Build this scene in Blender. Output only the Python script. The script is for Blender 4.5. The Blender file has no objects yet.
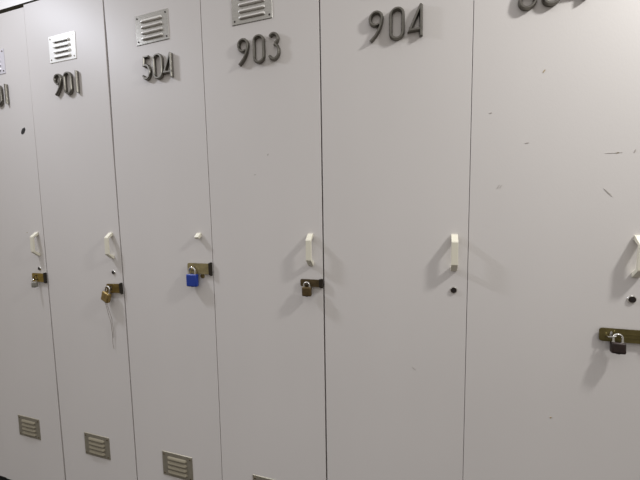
import bpy, bmesh, math, random
from mathutils import Vector, Matrix
random.seed(4)
S = bpy.context.scene
C = S.collection
PI = math.pi
W = 0.37            # locker pitch
ZB, ZT = 0.080, 1.976   # door bottom / top
TH = 0.018          # door thickness


# ------------------------------------------------------------------ materials
def lin(c):
    return tuple(((v / 255) / 12.92 if v / 255 <= 0.04045 else ((v / 255 + 0.055) / 1.055) ** 2.4) for v in c) + (1,)


def mat(name, col, rough=0.5, metal=0.0, vary=0.06, scale=8.0, bump=0.0, bscale=120.0, spec=0.5, stretch=(1, 1, 1), coat=0.0):
    m = bpy.data.materials.new(name)
    m.use_nodes = True
    nt = m.node_tree
    b = nt.nodes['Principled BSDF']
    b.inputs['Roughness'].default_value = rough
    b.inputs['Metallic'].default_value = metal
    b.inputs['Specular IOR Level'].default_value = spec
    b.inputs['Coat Weight'].default_value = coat
    tc = nt.nodes.new('ShaderNodeTexCoord')
    mp = nt.nodes.new('ShaderNodeMapping')
    mp.inputs['Scale'].default_value = stretch
    nt.links.new(tc.outputs['Object'], mp.inputs['Vector'])
    n = nt.nodes.new('ShaderNodeTexNoise')
    n.inputs['Scale'].default_value = scale
    n.inputs['Detail'].default_value = 5
    nt.links.new(mp.outputs['Vector'], n.inputs['Vector'])
    r = nt.nodes.new('ShaderNodeValToRGB')
    c = lin(col)
    r.color_ramp.elements[0].position = 0.3
    r.color_ramp.elements[1].position = 0.7
    r.color_ramp.elements[0].color = tuple(max(0, v * (1 - vary)) for v in c[:3]) + (1,)
    r.color_ramp.elements[1].color = tuple(min(1, v * (1 + vary)) for v in c[:3]) + (1,)
    nt.links.new(n.outputs['Fac'], r.inputs['Fac'])
    nt.links.new(r.outputs['Color'], b.inputs['Base Color'])
    if bump:
        n2 = nt.nodes.new('ShaderNodeTexNoise')
        n2.inputs['Scale'].default_value = bscale
        n2.inputs['Detail'].default_value = 3
        nt.links.new(mp.outputs['Vector'], n2.inputs['Vector'])
        bp = nt.nodes.new('ShaderNodeBump')
        bp.inputs['Strength'].default_value = bump
        bp.inputs['Distance'].default_value = 0.002
        nt.links.new(n2.outputs['Fac'], bp.inputs['Height'])
        nt.links.new(bp.outputs['Normal'], b.inputs['Normal'])
    return m


def door_material():
    """greyish white laminate with faint smudges, a few scuffs and a light vertical mottling"""
    m = mat('door laminate', (208, 204, 200), rough=0.5, vary=0.018, scale=3.5, bump=0.06, bscale=260, spec=0.35, stretch=(1, 1, 0.6))
    nt = m.node_tree
    b = nt.nodes['Principled BSDF']
    old = b.inputs['Base Color'].links[0].from_socket
    tc = [n for n in nt.nodes if n.type == 'TEX_COORD'][0]
    oi = nt.nodes.new('ShaderNodeObjectInfo')
    vm = nt.nodes.new('ShaderNodeVectorMath'); vm.operation = 'ADD'
    mul = nt.nodes.new('ShaderNodeVectorMath'); mul.operation = 'SCALE'
    nt.links.new(oi.outputs['Location'], mul.inputs[0]); mul.inputs['Scale'].default_value = 3.7
    nt.links.new(tc.outputs['Object'], vm.inputs[0]); nt.links.new(mul.outputs['Vector'], vm.inputs[1])
    # small scuffs
    mp = nt.nodes.new('ShaderNodeMapping'); mp.inputs['Scale'].default_value = (1, 1, 3.0)
    nt.links.new(vm.outputs['Vector'], mp.inputs['Vector'])
    n = nt.nodes.new('ShaderNodeTexNoise'); n.inputs['Scale'].default_value = 26; n.inputs['Detail'].default_value = 8
    n.inputs['Roughness'].default_value = 0.75
    nt.links.new(mp.outputs['Vector'], n.inputs['Vector'])
    r = nt.nodes.new('ShaderNodeValToRGB')
    r.color_ramp.elements[0].position = 0.69; r.color_ramp.elements[0].color = (0, 0, 0, 1)
    r.color_ramp.elements[1].position = 0.76; r.color_ramp.elements[1].color = (0.35, 0.35, 0.35, 1)
    nt.links.new(n.outputs['Fac'], r.inputs['Fac'])
    mx = nt.nodes.new('ShaderNodeMix'); mx.data_type = 'RGBA'
    nt.links.new(r.outputs['Color'], mx.inputs['Factor'])
    nt.links.new(old, mx.inputs['A'])
    mx.inputs['B'].default_value = lin((176, 168, 158))
    nt.links.new(mx.outputs['Result'], b.inputs['Base Color'])
    return m


M = {
    'door': door_material(),
    'body': mat('locker body board', (165, 150, 122), 0.7, vary=0.12, scale=20),
    'header': mat('painted header board', (240, 238, 236), 0.5, vary=0.02),
    'ivory': mat('ivory plastic', (218, 214, 196), 0.3, vary=0.02, spec=0.5),
    'steel': mat('brushed aluminium', (176, 174, 168), 0.26, metal=0.95, vary=0.08, scale=60, bump=0.05, bscale=400, stretch=(1, 1, 6)),
    'dull': mat('floor-toned aluminium', (158, 152, 136), 0.45, metal=0.55, vary=0.1, scale=60, bump=0.05, bscale=400),  # low vents: the dark floor's reflection is put into the colour
    'hood': mat('highlight-toned pressed hood', (205, 202, 196), 0.34, metal=0.45, vary=0.04),  # lighter than the plate: the hoods' reflected highlight as base colour
    'hood2': mat('floor-toned pressed hood', (138, 131, 113), 0.45, metal=0.5, vary=0.06),  # hoods of the low vents, floor reflection likewise in the colour
    'pale': mat('reflection-toned aluminium', (222, 220, 226), 0.4, metal=0.4, vary=0.04),  # leftmost vent: metal lightened to hold its reflection in the colour
    'white': mat('glare-white vent metal', (250, 250, 246), 0.3, vary=0.01),  # metal vent coloured white to stand for the lamp's glare
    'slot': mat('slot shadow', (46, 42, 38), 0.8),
    'chrome': mat('satin chrome', (120, 117, 110), 0.36, metal=1.0, vary=0.15, scale=90),
    'keyface': mat('dark lock cylinder', (62, 56, 54), 0.35, metal=0.85, vary=0.15),
    'black': mat('black mark', (26, 24, 24), 0.7),
    'brass': mat('olive brass', (150, 126, 58), 0.4, metal=0.75, vary=0.22, scale=70),
    'brass2': mat('tarnished brass', (124, 104, 54), 0.42, metal=0.75, vary=0.25, scale=80),
    'brass3': mat('greyed brass', (158, 146, 108), 0.42, metal=0.75, vary=0.2, scale=70),
    'bronze': mat('dark bronze', (96, 82, 58), 0.42, metal=0.75, vary=0.25, scale=80),
    'bronze2': mat('olive bronze', (106, 96, 58), 0.42, metal=0.7, vary=0.22, scale=70),
    'hinge': mat('blackened hinge', (44, 38, 30), 0.5, metal=0.5, vary=0.2),
    'blue': mat('blue lacquer', (12, 50, 138), 0.38, vary=0.06, coat=0.2),
    'lockbrown': mat('dark brown lock body', (42, 30, 26), 0.45, metal=0.35, vary=0.25, scale=90),
    'lockbronze': mat('bronze lock body', (92, 76, 48), 0.42, metal=0.6, vary=0.25, scale=90),
    'lockbrass': mat('aged brass lock body', (140, 118, 70), 0.42, metal=0.6, vary=0.25, scale=90),
    'locksteel': mat('grey lock body', (140, 138, 130), 0.4, metal=0.7, vary=0.1),
    'shackle': mat('polished shackle steel', (215, 213, 208), 0.18, metal=1.0, vary=0.05),
    'cord': mat('pale cord', (140, 132, 122), 0.8),
    'floor': mat('dark floor', (52, 44, 38), 0.6, vary=0.15, scale=12),
    'plinth': mat('black plinth', (22, 20, 19), 0.6),
    'wall': mat('painted wall', (205, 202, 198), 0.7, vary=0.03),
    'scuff': mat('grey scuff', (172, 166, 160), 0.8),
    'gap': mat('painted gap shade', (84, 80, 66), 0.8),  # shade of the gap over the doors, painted on the header underside
    'putty': mat('pale edge strip', (196, 186, 166), 0.6),
}


# ------------------------------------------------------------------ mesh helpers
def link(name, bm, mats, parent=None, smooth=True, bevel=0.0, seg=2, loc=None):
    bmesh.ops.recalc_face_normals(bm, faces=bm.faces)
    me = bpy.data.meshes.new(name)
    bm.to_mesh(me); bm.free()
    if not isinstance(mats, (list, tuple)):
        mats = [mats]
    for m in mats:
        me.materials.append(M[m])
    if smooth:
        for p in me.polygons:
            p.use_smooth = True
        me.set_sharp_from_angle(angle=math.radians(38))
    o = bpy.data.objects.new(name, me)
    C.objects.link(o)
    if parent is not None:
        o.parent = parent
    if loc is not None:
        o.location = loc
    if bevel:
        md = o.modifiers.new('bevel', 'BEVEL')
        md.width = bevel; md.segments = seg; md.limit_method = 'ANGLE'; md.angle_limit = math.radians(40)
    return o


def box(bm, x0, x1, y0, y1, z0, z1, mi=0):
    v = [bm.verts.new((x, y, z)) for x in (x0, x1) for y in (y0, y1) for z in (z0, z1)]
    for f in ((0, 1, 3, 2), (4, 6, 7, 5), (0, 4, 5, 1), (2, 3, 7, 6), (0, 2, 6, 4), (1, 5, 7, 3)):
        bm.faces.new([v[i] for i in f]).material_index = mi


def cyl(bm, c, r, y0, y1, n=24, mi=0, rz=None, taper=1.0):
    """cylinder along y, centre c=(x,z)"""
    rz = rz or r
    a = [bm.verts.new((c[0] + r * math.cos(2 * PI * i / n), y1, c[1] + rz * math.sin(2 * PI * i / n))) for i in range(n)]
    b = [bm.verts.new((c[0] + r * taper * math.cos(2 * PI * i / n), y0, c[1] + rz * taper * math.sin(2 * PI * i / n))) for i in range(n)]
    for i in range(n):
        bm.faces.new((a[i], a[(i + 1) % n], b[(i + 1) % n], b[i])).material_index = mi
    bm.faces.new(a).material_index = mi
    bm.faces.new(b).material_index = mi


def tube(bm, pts, r, n=10, mi=0, caps=True, closed=False):
    pts = [Vector(p) for p in pts]
    rings = []
    up = None
    N = len(pts)
    for i, p in enumerate(pts):
        a = pts[(i - 1) % N] if (i > 0 or closed) else p
        b = pts[(i + 1) % N] if (i < N - 1 or closed) else p
        t = (b - a).normalized()
        if up is None:
            up = t.orthogonal().normalized()
        up = (up - t * up.dot(t)).normalized()
        s = t.cross(up)
        rr = r[i] if isinstance(r, (list, tuple)) else r
        rings.append([bm.verts.new(p + up * rr * math.cos(2 * PI * k / n) + s * rr * math.sin(2 * PI * k / n)) for k in range(n)])
    m = N if closed else N - 1
    for i in range(m):
        A, B = rings[i], rings[(i + 1) % N]
        for k in range(n):
            bm.faces.new((A[k], A[(k + 1) % n], B[(k + 1) % n], B[k])).material_index = mi
    if caps and not closed:
        bm.faces.new(rings[0]).material_index = mi
        bm.faces.new(rings[-1]).material_index = mi


def empty(name, loc, label=None, cat=None, group=None):
    o = bpy.data.objects.new(name, None)
    o.empty_display_size = 0.05
    C.objects.link(o)
    o.location = loc
    if label: o['label'] = label
    if cat: o['category'] = cat
    if group: o['group'] = group
    return o


# ------------------------------------------------------------------ digits
def arc(cx, cz, rx, rz, a0, a1, n=14):
    return [(cx + rx * math.cos(math.radians(a0 + (a1 - a0) * i / n)), cz + rz * math.sin(math.radians(a0 + (a1 - a0) * i / n))) for i in range(n + 1)]


def strokes(ch):
    """centre lines in a cell 0.030 wide (x -0.015..0.015) and 0.070 tall (z 0..0.070)"""
    if ch == '0':
        p = arc(0, 0.0555, 0.0146, 0.0140, 0, 180, 14) + arc(0, 0.0140, 0.0146, 0.0140, 180, 360, 14)
        return [(p, True)]
    if ch == '1':
        return [([(0, 0.0705), (0, 0.036), (0, -0.001)], False)]
    if ch == '9':
        # loop from under its right side all the way round, then the tail sweeps to the lower left
        loop = arc(0.0, 0.0535, 0.0146, 0.0155, -62, -360, 28)
        tail = [(0.0136, 0.0450), (0.0110, 0.0350), (0.0065, 0.0245), (-0.0005, 0.0140), (-0.0080, 0.0065), (-0.0138, 0.0015)]
        return [(loop + tail, False)]
    if ch == '6':
        return [([(-x, 0.070 - z) for x, z in strokes('9')[0][0]], False)]
    if ch == '5':
        p = [(0.011, 0.068), (-0.007, 0.068), (-0.0095, 0.043)] + arc(-0.001, 0.0225, 0.0145, 0.0205, 112, -150, 22)
        return [(p, False)]
    if ch == '3':
        p = arc(-0.001, 0.0545, 0.0125, 0.0135, 150, -62, 16) + arc(-0.001, 0.0205, 0.0145, 0.0195, 72, -150, 20)
        return [(p, False)]
    if ch == '4':
        return [([(0.011, 0.0705), (-0.0145, 0.015), (0.0145, 0.015)], False), ([(0.011, 0.069), (0.011, -0.001)], False)]


def digit(ch, parent, x, z, rot=0.0, hw=0.0041, d=0.0095):
    """raised metal numeral standing on the door face; front towards -y"""
    bm = bmesh.new()
    prof = [(-hw, 0.0), (-hw, -d * 0.55), (-hw * 0.45, -d), (hw * 0.45, -d), (hw, -d * 0.55), (hw, 0.0)]
    for k, (pts, closed) in enumerate(strokes(ch)):
        n = len(pts)
        rings = []
        for i, p in enumerate(pts):
            a = pts[(i - 1) % n] if (i > 0 or closed) else None
            b = pts[(i + 1) % n] if (i < n - 1 or closed) else None
            P = Vector(p)
            t1 = (P - Vector(a)).normalized() if a else (Vector(b) - P).normalized()
            t2 = (Vector(b) - P).normalized() if b else t1
            t = (t1 + t2).normalized()
            nn = Vector((-t.y, t.x))
            c = max(0.45, nn.dot(Vector((-t1.y, t1.x))))
            sc = 1 / c
            rings.append([bm.verts.new((P.x + nn.x * u * sc, v - 0.0004 * k, P.y + nn.y * u * sc)) for u, v in prof])
        m = n if closed else n - 1
        L = len(prof)
        for i in range(m):
            A, B = rings[i], rings[(i + 1) % n]
            for j in range(L):
                bm.faces.new((A[j], A[(j + 1) % L], B[(j + 1) % L], B[j]))
        if not closed:
            bm.faces.new(rings[0]); bm.faces.new(rings[-1])
    o = link('digit', bm, 'chrome', parent, smooth=True)
    o.location = (x, -0.0003, z)
    o.rotation_euler = (0, rot, 0)
    return o


# ------------------------------------------------------------------ vent
def vent(parent, x, z, m='steel', rot=0.0):
    """louvred plate 127 x 90 mm; origin at its lower left corner on the door face"""
    w, h = 0.127, 0.090
    bm = bmesh.new()
    # plate with a tiny bevel round its rim
    t = 0.0016
    e = 0.0012
    a = [bm.verts.new(p) for p in ((0, 0, 0), (w, 0, 0), (w, 0, h), (0, 0, h))]
    b = [bm.verts.new(p) for p in ((e, -t, e), (w - e, -t, e), (w - e, -t, h - e), (e, -t, h - e))]
    for i in range(4):
        bm.faces.new((a[i], a[(i + 1) % 4], b[(i + 1) % 4], b[i]))
    bm.faces.new(b); bm.faces.new(a)
    # four pressed hoods, closed; dark lower faces paint in the slot shade
    x0, x1 = 0.022, 0.105
    nu = 22
    prof = [(0.0120, 0.0), (0.0100, 0.0022), (0.0080, 0.0040), (0.0058, 0.0054), (0.0038, 0.0060), (0.0024, 0.0056), (0.0014, 0.0040), (0.0008, 0.0018), (0.0006, 0.0)]
    nv = len(prof) - 1
    for k in range(4):
        z0 = 0.0115 + k * 0.0172
        grid = []
        for i in range(nu + 1):
            u = i / nu
            xx = x0 + (x1 - x0) * u
            dd = min(u, 1 - u) * (x1 - x0)
            q = min(1.0, dd / 0.009)
            f = math.sqrt(max(0.0, 1 - (1 - q) ** 2))
            grid.append([bm.verts.new((xx, -t + 0.0001 - pr * f, z0 + 0.006 + (zz - 0.006) * (0.55 + 0.45 * f))) for zz, pr in prof])
        for i in range(nu):
            for j in range(nv):
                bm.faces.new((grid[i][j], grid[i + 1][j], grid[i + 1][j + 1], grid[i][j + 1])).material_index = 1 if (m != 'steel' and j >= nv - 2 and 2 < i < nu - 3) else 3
    # screws
    for sx in (0.009, w - 0.009):
        for sz in (0.010, h - 0.010):
            cyl(bm, (sx, sz), 0.0030, -t - 0.0012, -t + 0.0002, n=12, mi=2, taper=0.75)
            box(bm, sx - 0.0022, sx + 0.0022, -t - 0.0015, -t - 0.0011, sz - 0.0004, sz + 0.0004, mi=1)
    o = link('vent', bm, [m, 'slot', 'keyface' if m == 'steel' else ('dull' if m == 'white' else 'bronze'), {'steel': 'hood', 'dull': 'hood2'}.get(m, m)], parent)
    o.location = (x, -0.0002, z)
    o.rotation_euler = (0, rot, 0)
    return o


# ------------------------------------------------------------------ handle
def handle(parent, x, zc, stub=False):
    """moulded trapezoid pull, 92 mm along the door, 55 mm at the grip, 22 mm deep"""
    hw = 0.0078
    bm = bmesh.new()
    outer = [(0.046, 0.0), (0.0455, -0.004), (0.031, -0.0205), (0.0275, -0.0225), (-0.0275, -0.0225), (-0.031, -0.0205), (-0.0455, -0.004), (-0.046, 0.0)]
    inner = [(0.0355, 0.0), (0.0350, -0.002), (0.0265, -0.0150), (0.0245, -0.0163), (-0.0245, -0.0163), (-0.0265, -0.0150), (-0.0350, -0.002), (-0.0355, 0.0)]
    if stub:
        # only the broken upper foot is left on the door
        outer = [(0.046, 0.0), (0.0455, -0.004), (0.0365, -0.0145), (0.033, -0.0165)]
        inner = [(0.0330, 0.0), (0.0325, -0.002), (0.0295, -0.0085), (0.0275, -0.0125)]
    n = len(outer)
    hwid = [hw * (0.9 if i in (0, n - 1) and not stub else 1.0) for i in range(n)]
    V = {}
    for s in (-1, 1):
        for i in range(n):
            V[s, 'o', i] = bm.verts.new((s * hwid[i], outer[i][1], outer[i][0]))
            V[s, 'i', i] = bm.verts.new((s * hwid[i], inner[i][1], inner[i][0]))
    for i in range(n - 1):
        bm.faces.new((V[-1, 'o', i], V[1, 'o', i], V[1, 'o', i + 1], V[-1, 'o', i + 1]))
        bm.faces.new((V[-1, 'i', i], V[-1, 'i', i + 1], V[1, 'i', i + 1], V[1, 'i', i]))
        for s in (-1, 1):
            bm.faces.new((V[s, 'o', i], V[s, 'o', i + 1], V[s, 'i', i + 1], V[s, 'i', i]))
    for i in (0, n - 1):
        bm.faces.new((V[-1, 'o', i], V[-1, 'i', i], V[1, 'i', i], V[1, 'o', i]))
    o = link('handle', bm, 'ivory', parent, bevel=0.0009, seg=2, smooth=False)
    o.location = (x, 0, zc)
    if stub:
        o['label'] = 'broken white stub left of the handle'
    return o


def key_cylinder(parent, x, z, r=0.0088, brass=False):
    bm = bmesh.new()
    cyl(bm, (0, 0), r, -0.0028, 0.0, n=28, mi=0, taper=0.82)
    cyl(bm, (0, 0), r * 0.76, -0.0034, -0.0026, n=24, mi=1, taper=0.95)
    box(bm, -0.0007, 0.0007, -0.0037, -0.0032, -r * 0.38, r * 0.38, mi=2)
    o = link('lock_cylinder', bm, ['shackle', 'keyface', 'black'] if not brass else ['brass3', 'brass2', 'black'], parent)
    o.location = (x, 0, z)
    return o


# ------------------------------------------------------------------ hasp, staple, padlock
def hasp(parent, xr, zc, L, H, m, slot=0.018, tilt=0.0, lift=0.0):
    """folded strap coming out of the gap at local x = xr and lying leftwards over the door"""
    t = 0.0022
    y0 = -0.0042
    bm = bmesh.new()
    r = min(0.006, H * 0.22)
    # outline of the strap (rounded free end) in x, z
    out = [(0.0, -H / 2), (0.0, H / 2)] + [(-L + r + r * math.cos(a), H / 2 - r + r * math.sin(a)) for a in [PI / 2 + k * PI / 10 for k in range(6)]] + \
          [(-L + r + r * math.cos(a), -H / 2 + r + r * math.sin(a)) for a in [PI + k * PI / 10 for k in range(6)]]
    sx = -L + slot
    sl = [(sx + 0.0028 * math.cos(a), 0.30 * H * (1 if math.sin(a) > 0 else -1) * abs(math.sin(a)) ** 0.6) for a in [2 * PI * k / 14 for k in range(14)]]
    fr = [bm.verts.new((x, y0 - t, z)) for x, z in out]
    bk = [bm.verts.new((x, y0, z)) for x, z in out]
    fi = [bm.verts.new((x, y0 - t, z)) for x, z in sl]
    bi = [bm.verts.new((x, y0, z)) for x, z in sl]
    for A, B in ((fr, bk), (fi, bi)):
        for i in range(len(A)):
            bm.faces.new((A[i], A[(i + 1) % len(A)], B[(i + 1) % len(A)], B[i]))
    for A, B in ((fr, fi), (bk, bi)):
        ed = []
        for lst in (A, B):
            for i in range(len(lst)):
                e = bm.edges.get((lst[i], lst[(i + 1) % len(lst)]))
                ed.append(e)
        bmesh.ops.triangle_fill(bm, edges=ed, use_beauty=True)
    # shallow pressed rib along the strap between the slot and the hinge
    if L > 0.055:
        box(bm, sx + 0.014, -0.014, y0 - t - 0.0006, y0 - t + 0.0002, H * 0.10, H * 0.16)
        box(bm, sx + 0.014, -0.014, y0 - t - 0.0006, y0 - t + 0.0002, -H * 0.16, -H * 0.10)
    o = link('hasp', bm, m, parent, smooth=True)
    o.location = (xr, lift, zc)
    o.rotation_euler = (0, tilt, 0)
    # hinge knuckle at the gap
    bm = bmesh.new()
    tube(bm, [(-0.0035, -0.0048, z) for z in (-H * 0.62, -H * 0.60, H * 0.60, H * 0.62)], [0.0034, 0.0042, 0.0042, 0.0034], n=14)
    box(bm, -0.011, -0.001, -0.0080, -0.0010, -H * 0.56, H * 0.56)
    link('hinge_knuckle', bm, 'hinge', o, bevel=0.0007)
    return o


def staple(parent, x, z, m='bronze', r=0.0055, out=0.017, flat=False):
    bm = bmesh.new()
    pts = [(0, 0.0, -r), (0, -out + r, -r)] + [(0, -out + r - r * math.sin(a), -r * math.cos(a)) for a in [k * PI / 8 for k in range(1, 8)]] + [(0, -out + r, r), (0, 0, r)]
    tube(bm, pts, 0.0017, n=8)
    o = link('staple', bm, m, parent)
    if flat:
        o.rotation_euler = (0, PI / 2 - 0.25, 0)
    o.location = (x, 0, z)
    return o


def padlock(x, y, z, w, h, d, gap, m, label, rotz=0.0, swing=0.0, tiltx=0.0, shm='shackle', sr=0.0026, group=None, sw=None):
    """origin at the middle of the shackle's crown; body hangs below"""
    root = empty('padlock', (x, y, z), label, 'padlock', group)
    root.rotation_euler = (tiltx, swing, rotz)
    bm = bmesh.new()
    zt = -gap
    box(bm, -w / 2, w / 2, -d / 2, d / 2, zt - h, zt)
    body = link('body', bm, m, root, bevel=min(0.004, d * 0.28), seg=3)
    hw = sw or w * 0.30
    bm = bmesh.new()
    rc = hw
    pts = [(-hw, 0, zt - 0.004), (-hw, 0, min(zt + 0.004, -rc))] + [(-rc * math.cos(a), 0, -rc + rc * math.sin(a)) for a in [k * PI / 12 for k in range(0, 13)]] + [(hw, 0, min(zt + 0.004, -rc)), (hw, 0, zt - 0.004)]
    tube(bm, pts, sr, n=12)
    link('shackle', bm, shm, root)
    bm = bmesh.new()
    for s in (-1, 1):
        tube(bm, [(s * hw, 0, zt - 0.001), (s * hw, 0, zt + 0.0012)], sr * 1.5, n=14)
    link('collar', bm, shm, root)
    # key slot underneath
    bm = bmesh.new()
    n = 16
    a = [bm.verts.new((0.0045 * math.cos(2 * PI * i / n), 0.0045 * math.sin(2 * PI * i / n), zt - h - 0.0008)) for i in range(n)]
    b = [bm.verts.new((0.0045 * math.cos(2 * PI * i / n), 0.0045 * math.sin(2 * PI * i / n), zt - h + 0.001)) for i in range(n)]
    bm.faces.new(a)
    for i in range(n):
        bm.faces.new((a[i], a[(i + 1) % n], b[(i + 1) % n], b[i]))
    link('key_plug', bm, 'keyface', root)
    return root


# ------------------------------------------------------------------ lockers
def door_mesh(left, right, top, zb=ZB):
    """slab whose left and right edges follow measured profiles [(z, offset)...]"""
    zs = [zb, 0.3, 0.6, 0.9, 1.05, 1.2, 1.4, 1.55, 1.7, 1.8, 1.9, top]
    def ip(prof, z):
        if z <= prof[0][0]: return prof[0][1]
        for (a, va), (b, vb) in zip(prof, prof[1:]):
            if z <= b: return va + (vb - va) * (z - a) / (b - a)
        return prof[-1][1]
    bm = bmesh.new()
    e = 0.0005
    rows = []
    for z in zs:
        l, r = ip(left, z), W - ip(right, z)
        rows.append([bm.verts.new(p) for p in ((l, TH, z), (l, e, z), (l + e, 0, z), (r - e, 0, z), (r, e, z), (r, TH, z))])
    for A, B in zip(rows, rows[1:]):
        for j in range(6):
            bm.faces.new((A[j], A[(j + 1) % 6], B[(j + 1) % 6], B[j]))
    bm.faces.new(rows[0]); bm.faces.new(rows[-1])
    return bm


G = [(0.0, 0.0012)]
#           x0     left gap profile                         right gap profile                                       top
LOCK = {
    '01':  (-W,   G, [(0.1, .0052), (1.0, .0026), (1.5, .0006), (1.7, .00005)], 1.9745),
    '901': (0.0,  [(0.1, .0040), (1.0, .0018), (1.5, .0005), (1.7, .00005)], [(0.1, -.0040), (1.0, -.0026), (1.4, .0010), (1.7, .0024), (1.97, .0016)], 1.982),
    '504': (W,    [(0.1, .0092), (0.9, .0078), (1.2, .0052), (1.4, .0042), (1.75, .0068), (1.85, .0050), (1.97, .0014)], [(0.1, -.0004), (0.6, -.0030), (1.2, -.0030), (1.6, 0.0), (1.97, .0012)], 1.982),
    '903': (2*W,  [(0.1, .0026), (0.6, .0052), (1.2, .0050), (1.6, .0020), (1.97, .0012)], [(0.1, .0056), (1.9, .0046)], 1.981),
    '904': (3*W,  [(0.1, -.0008)], [(0.1, .0005)], 1.982),
    '604': (4*W,  [(0.1, .0006), (1.5, .0010)], [(0.1, .0015)], 1.982),
}
LAB = {
    '01': 'leftmost locker, numeral ending in 01, black chip on its door',
    '901': 'pale grey locker numbered 901 with top vent plate coloured white for lamp glare',
    '504': 'pale grey locker numbered 504 with broken white handle stub',
    '903': 'pale grey locker numbered 903, chrome vent above its number',
    '904': 'pale grey locker numbered 904 with white handle and no padlock',
    '604': 'widest-looking locker at right edge of photo, scuffed door, long olive hasp',
}
ROOT, DOOR = {}, {}
for key, (x0, lp, rp, top) in LOCK.items():
    root = empty('locker', (x0, 0, 0), LAB[key], 'locker', 'row of tall pale lockers')
    ROOT[key] = root
    bm = bmesh.new()
    ya, yb = TH + 0.0015, 0.46
    t = 0.016
    g = 0.0003
    box(bm, g, t, ya, yb, ZB, 1.970)
    box(bm, W - t, W - g, ya, yb, ZB, 1.970)
    box(bm, t, W - t, ya + 0.002, yb, ZB, ZB + t)
    box(bm, t, W - t, ya + 0.002, yb, 1.970 - t, 1.970)
    box(bm, t, W - t, ya + 0.002, yb, 1.64, 1.64 + t)
    box(bm, t, W - t, yb - 0.006, yb, ZB + t, 1.970 - t)
    link('carcass', bm, 'body', root, smooth=False)
    d = link('door', door_mesh(lp, rp, top), 'door', root, smooth=False)
    DOOR[key] = d

# numerals: world x of each digit's centre line and z of the foot of the row
NUM = {
    '01': [('0', -0.1680, 1.652, 0), ('1', -0.1245, 1.652, 0.0)],
    '901': [('9', 0.1480, 1.6510, 0.0), ('0', 0.1940, 1.6510, 0.0), ('1', 0.2360, 1.6510, 0.0)],
    '504': [('5', 0.5350, 1.6540, 0.0), ('0', 0.5800, 1.6530, 0.0), ('4', 0.6190, 1.6510, 0.0)],
    '903': [('9', 0.8800, 1.6490, 0.0), ('0', 0.9290, 1.6510, 0.0), ('3', 0.9760, 1.6510, 0.0)],
    '904': [('9', 1.2560, 1.6530, 0.0), ('0', 1.3070, 1.6520, 0.0), ('4', 1.3530, 1.6500, 0.0)],
    '604': [('6', 1.5890, 1.6690, 0.0), ('0', 1.6350, 1.6700, 0.0), ('4', 1.6850, 1.6700, 0.0)],
}
for key, lst in NUM.items():
    x0 = LOCK[key][0]
    for ch, x, z, rot in lst:
        digit(ch, DOOR[key], x - x0, z, rot)

VT = {'01': (-0.2510, 1.7630, 0.0), '901': (0.1105, 1.7640, 0.004), '504': (0.4980, 1.7620, -0.015), '903': (0.8450, 1.7625, 0.0), '904': (1.2180, 1.7625, 0.0), '604': (1.5850, 1.7640, 0.0)}
VB = {'01': (-0.2495, 0.3075), '901': (0.1265, 0.3035), '504': (0.4995, 0.3070), '903': (0.8580, 0.3020), '904': (1.2260, 0.3040), '604': (1.5960, 0.3040)}
for key in LOCK:
    x0 = LOCK[key][0]
    x, z, r = VT[key]
    v = vent(DOOR[key], x - x0, z, {'901': 'white', '01': 'pale'}.get(key, 'steel'), r)
    if key == '901':
        v['label'] = 'vent plate coloured white for lamp glare, with four louvres'
    x, z = VB[key]
    vent(DOOR[key], x - x0, z, 'dull')

HX = {'01': -0.0345, '901': 0.3350, '504': 0.6990, '903': 1.0710, '904': 1.4480, '604': 1.8150}
for key in LOCK:
    x0 = LOCK[key][0]
    handle(DOOR[key], HX[key] - x0, 1.1225, stub=(key == '504'))
    if key != '903':
        kx = {'01': -0.0385, '901': 0.3340, '504': 0.7040, '904': 1.4484, '604': 1.8110}[key]
        key_cylinder(DOOR[key], kx - x0, 1.0275 if key != '504' else 1.0305, 0.0092 if key in ('904', '604') else 0.0080, brass=(key == '504'))

# hasps come out of the gap on the right of their locker, staples are screwed to the door
def add_hasp(key, zc, L, H, m, sx, dx=0.0, **kw):
    h = hasp(ROOT[key], W - 0.0002 + dx, zc, L, H, m, slot=sx, **kw)
    staple(DOOR[key], W - 0.0002 + dx - L + sx, zc, {'604': 'shackle', '504': 'brass3', '01': 'hinge'}.get(key, 'bronze'), flat=(key == '604'), r=0.0085 if key in ('604', '01') else 0.0055)
    return h

add_hasp('01', 0.9930, 0.0750, 0.0330, 'brass', 0.027)
add_hasp('901', 0.9730, 0.0700, 0.0320, 'brass2', 0.020, dx=0.0035, tilt=-0.04)
add_hasp('504', 1.0550, 0.0905, 0.0340, 'brass3', 0.025, dx=0.0035)
add_hasp('903', 1.0275, 0.0670, 0.0210, 'bronze', 0.020, dx=-0.0035)
add_hasp('604', 0.9460, 0.0960, 0.0300, 'bronze2', 0.022)

padlock(0.6745, -0.0130, 1.0590, 0.0385, 0.0400, 0.0150, 0.0210, 'blue', 'bright blue padlock hanging from the hasp of locker 504', sr=0.0028)
padlock(1.0615, -0.0150, 1.0310, 0.0270, 0.0270, 0.0140, 0.0125, 'lockbronze', 'dark bronze padlock on the short hasp of locker 903', sr=0.0024, rotz=0.08)
padlock(1.7840, -0.0150, 0.9515, 0.0260, 0.0245, 0.0150, 0.0170, 'lockbrown', 'dark brown padlock with bright steel shackle on hasp at right edge', sr=0.0024, rotz=-0.12, tiltx=-0.12)
padlock(0.3250, -0.0180, 0.9800, 0.0350, 0.0350, 0.0150, 0.0230, 'lockbrass', 'tilted brass padlock hanging from the hasp of locker 901', swing=0.36, rotz=-0.1, sr=0.0026)
padlock(-0.0500, -0.0155, 0.9880, 0.0190, 0.0200, 0.0085, 0.0110, 'locksteel', 'small grey padlock seen edge-on below the leftmost hasp', rotz=1.25, sr=0.0018)

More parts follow.
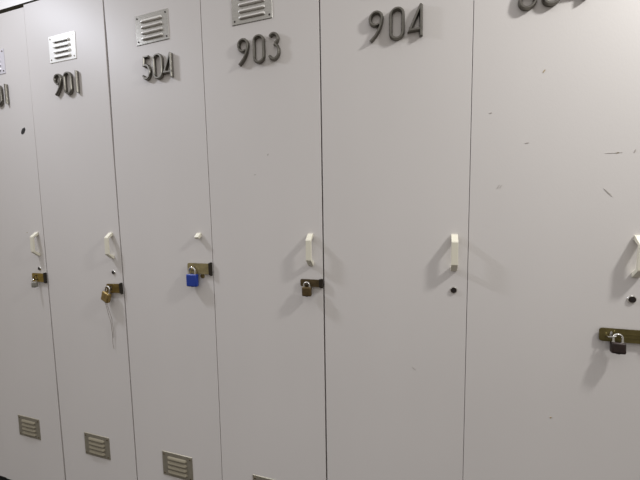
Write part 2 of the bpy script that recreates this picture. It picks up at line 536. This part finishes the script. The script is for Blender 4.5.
# thin cord on the tilted brass padlock
bm = bmesh.new()
def wob(x0, x1, z0, z1, n, amp, ph):
    return [(x0 + (x1 - x0) * i / n + amp * math.sin(ph + i * 0.9) * i / n, -0.020 + 0.016 * min(1, i / (n * 0.5)), z0 + (z1 - z0) * i / n) for i in range(n + 1)]
tube(bm, wob(0.3085, 0.3125, 0.924, 0.748, 22, 0.0016, 0.3), 0.00075, n=6)
tube(bm, wob(0.3140, 0.3160, 0.924, 0.790, 18, 0.0016, 1.7), 0.00075, n=6)
tube(bm, [(0.3085, -0.020, 0.924), (0.3110, -0.021, 0.9285), (0.3140, -0.020, 0.924)], 0.00075, n=6)
o = link('cord', bm, 'cord')
o['label'] = 'thin pale cord trailing below the tilted brass padlock'; o['category'] = 'cord'

# marks on the doors
def mark(key, x, z, pts, m, label=None, name='paint_chip'):
    bm = bmesh.new()
    vs = [bm.verts.new((px, -0.0004, pz)) for px, pz in pts]
    vb = [bm.verts.new((px * 1.08, 0.0002, pz * 1.08)) for px, pz in pts]
    bm.faces.new(vs); bm.faces.new(vb)
    n = len(vs)
    for i in range(n):
        bm.faces.new((vs[i], vs[(i + 1) % n], vb[(i + 1) % n], vb[i]))
    o = link(name, bm, m, DOOR[key], smooth=False)
    o.location = (x - LOCK[key][0], -0.0001, z)
    if label: o['label'] = label

mark('01', -0.0600, 1.5470, [(-0.012, -0.009), (-0.003, -0.012), (0.006, -0.006), (0.012, 0.004), (0.009, 0.012), (-0.003, 0.009), (-0.010, 0.001)], 'black', 'small black chip in the paint')
def streak(key, x, z, dx, dz, wd, m='scuff'):
    L = math.hypot(dx, dz); nx, nz = -dz / L * wd / 2, dx / L * wd / 2
    mark(key, x, z, [(-dx / 2, -dz / 2), (-dx / 4 + nx, -dz / 4 + nz), (dx / 4 + nx, dz / 4 + nz), (dx / 2, dz / 2), (dx / 4 - nx, dz / 4 - nz), (-dx / 4 - nx, -dz / 4 - nz)], m, name='scuff_mark')
streak('604', 1.7630, 1.3452, 0.030, 0.000, 0.0009)
streak('604', 1.7700, 1.3450, 0.006, 0.001, 0.0020, 'body')
streak('604', 1.7570, 1.2610, 0.016, -0.018, 0.0018)
streak('604', 1.6268, 1.5325, 0.005, 0.007, 0.0026, 'body')
streak('604', 1.5215, 1.4528, 0.007, 0.001, 0.0020)
streak('604', 1.5420, 1.2810, 0.005, 0.010, 0.0012)
streak('604', 1.5475, 1.2815, 0.005, 0.009, 0.0012)
streak('604', 1.5988, 1.3784, 0.009, 0.001, 0.0016)
streak('604', 1.8000, 1.3466, 0.003, 0.008, 0.0022)
streak('604', 1.6700, 0.7300, 0.004, 0.003, 0.0028, 'body')
streak('904', 1.3550, 0.8100, 0.010, -0.007, 0.0016)
streak('01', -0.0900, 1.1660, 0.008, 0.000, 0.0020, 'body')
streak('903', 0.9020, 1.3400, 0.007, 0.001, 0.0018)
streak('903', 0.9450, 1.3950, 0.004, 0.005, 0.0018)

# ------------------------------------------------------------------ setting
def struct(name, bm, m, smooth=False):
    o = link(name, bm, m, smooth=smooth)
    o['kind'] = 'structure'
    return o

XL, XR = -1.6, 3.2
bm = bmesh.new(); box(bm, XL, XR, 0.0, 0.46, 1.9885, 2.60); bm.faces.ensure_lookup_table(); [setattr(f, 'material_index', 1) for f in bm.faces if f.calc_center_median().z < 2.0]; struct('trim_1', bm, ['header', 'gap'])  # underside takes the dark colour that stands for the gap's shade
bm = bmesh.new(); box(bm, XL, XR, 0.05, 0.46, 0.0, ZB - 0.001); struct('trim_2', bm, 'plinth')
bm = bmesh.new(); box(bm, 5 * W + 0.0008, XR, 0.002, 0.46, ZB, 1.982); struct('wall_right', bm, 'door')
bm = bmesh.new(); box(bm, XL, -W - 0.0008, 0.002, 0.46, ZB, 1.975); struct('wall_left', bm, 'door')
bm = bmesh.new(); box(bm, XL, XR, 0.465, 0.52, 0.0, 2.60); struct('wall_back', bm, 'wall')
bm = bmesh.new(); box(bm, XL, XR, -2.4, 0.52, -0.05, 0.0); struct('floor', bm, 'floor')

# ------------------------------------------------------------------ light
def area(name, loc, target, size, power, col, shape='DISK', size_y=None, spread=180):
    l = bpy.data.lights.new(name, 'AREA')
    l.shape = shape; l.size = size
    if size_y: l.size_y = size_y
    l.energy = power; l.color = col; l.spread = math.radians(spread)
    o = bpy.data.objects.new(name, l); C.objects.link(o)
    o.location = loc
    o.rotation_euler = (Vector(target) - Vector(loc)).to_track_quat('-Z', 'Y').to_euler()
    return o

area('ceiling_lamp_right', (2.34, -0.36, 2.16), (1.30, -0.05, 0.9), 0.11, 8.2, (1.0, 0.99, 0.98), spread=140)
for lo in (area('ceiling_lamp_left', (-0.26, -0.36, 2.16), (0.75, -0.05, 0.9), 0.11, 4.3, (0.86, 0.89, 1.0), spread=138),):
    lo.data.use_nodes = True
    ln = lo.data.node_tree
    em = ln.nodes['Emission']
    fo = ln.nodes.new('ShaderNodeLightFalloff')
    fo.inputs['Strength'].default_value = 1.0
    ln.links.new(fo.outputs['Linear'], em.inputs['Strength'])

w = bpy.data.worlds.new('World'); S.world = w; w.use_nodes = True
nt = w.node_tree
bg = nt.nodes['Background']
tc = nt.nodes.new('ShaderNodeTexCoord')
sp = nt.nodes.new('ShaderNodeSeparateXYZ')
nt.links.new(tc.outputs['Generated'], sp.inputs[0])
mr = nt.nodes.new('ShaderNodeMapRange')
mr.inputs['From Min'].default_value = -0.6; mr.inputs['From Max'].default_value = 1.0
nt.links.new(sp.outputs['Z'], mr.inputs['Value'])
rp_ = nt.nodes.new('ShaderNodeValToRGB')
e = rp_.color_ramp.elements
mr.inputs['From Min'].default_value = -1.0
e[0].position = 0.0; e[0].color = (0.16, 0.14, 0.12, 1)
e[1].position = 1.0; e[1].color = (1.5, 1.48, 1.5, 1)
for ps, cc in ((0.40, (0.30, 0.27, 0.24, 1)), (0.52, (0.55, 0.52, 0.49, 1)), (0.72, (0.60, 0.57, 0.55, 1)), (0.84, (1.25, 1.22, 1.22, 1))):
    x = e.new(ps); x.color = cc
nt.links.new(mr.outputs['Result'], rp_.inputs['Fac'])
nt.links.new(rp_.outputs['Color'], bg.inputs['Color'])
bg.inputs['Strength'].default_value = 0.83

# ------------------------------------------------------------------ camera
cam = bpy.data.cameras.new('camera')
co = bpy.data.objects.new('camera', cam); C.objects.link(co)
cam.sensor_width = 36; cam.sensor_fit = 'HORIZONTAL'; cam.lens = 332.85 / 640 * 36
cam.clip_start = 0.02
r2 = Vector((0.9535472, 0.3008102, -0.0161527))
d2 = Vector((0.0108916, -0.0880114, -0.9960599))
fw = Vector((-0.3010467, 0.9496142, -0.0871993))
mw = Matrix((r2, -d2, -fw)).transposed().to_4x4()
mw.translation = Vector((1.3789, -0.8851, 1.2314))
co.matrix_world = mw
S.camera = co
S.view_settings.view_transform = 'Standard'
S.view_settings.exposure = 0.0
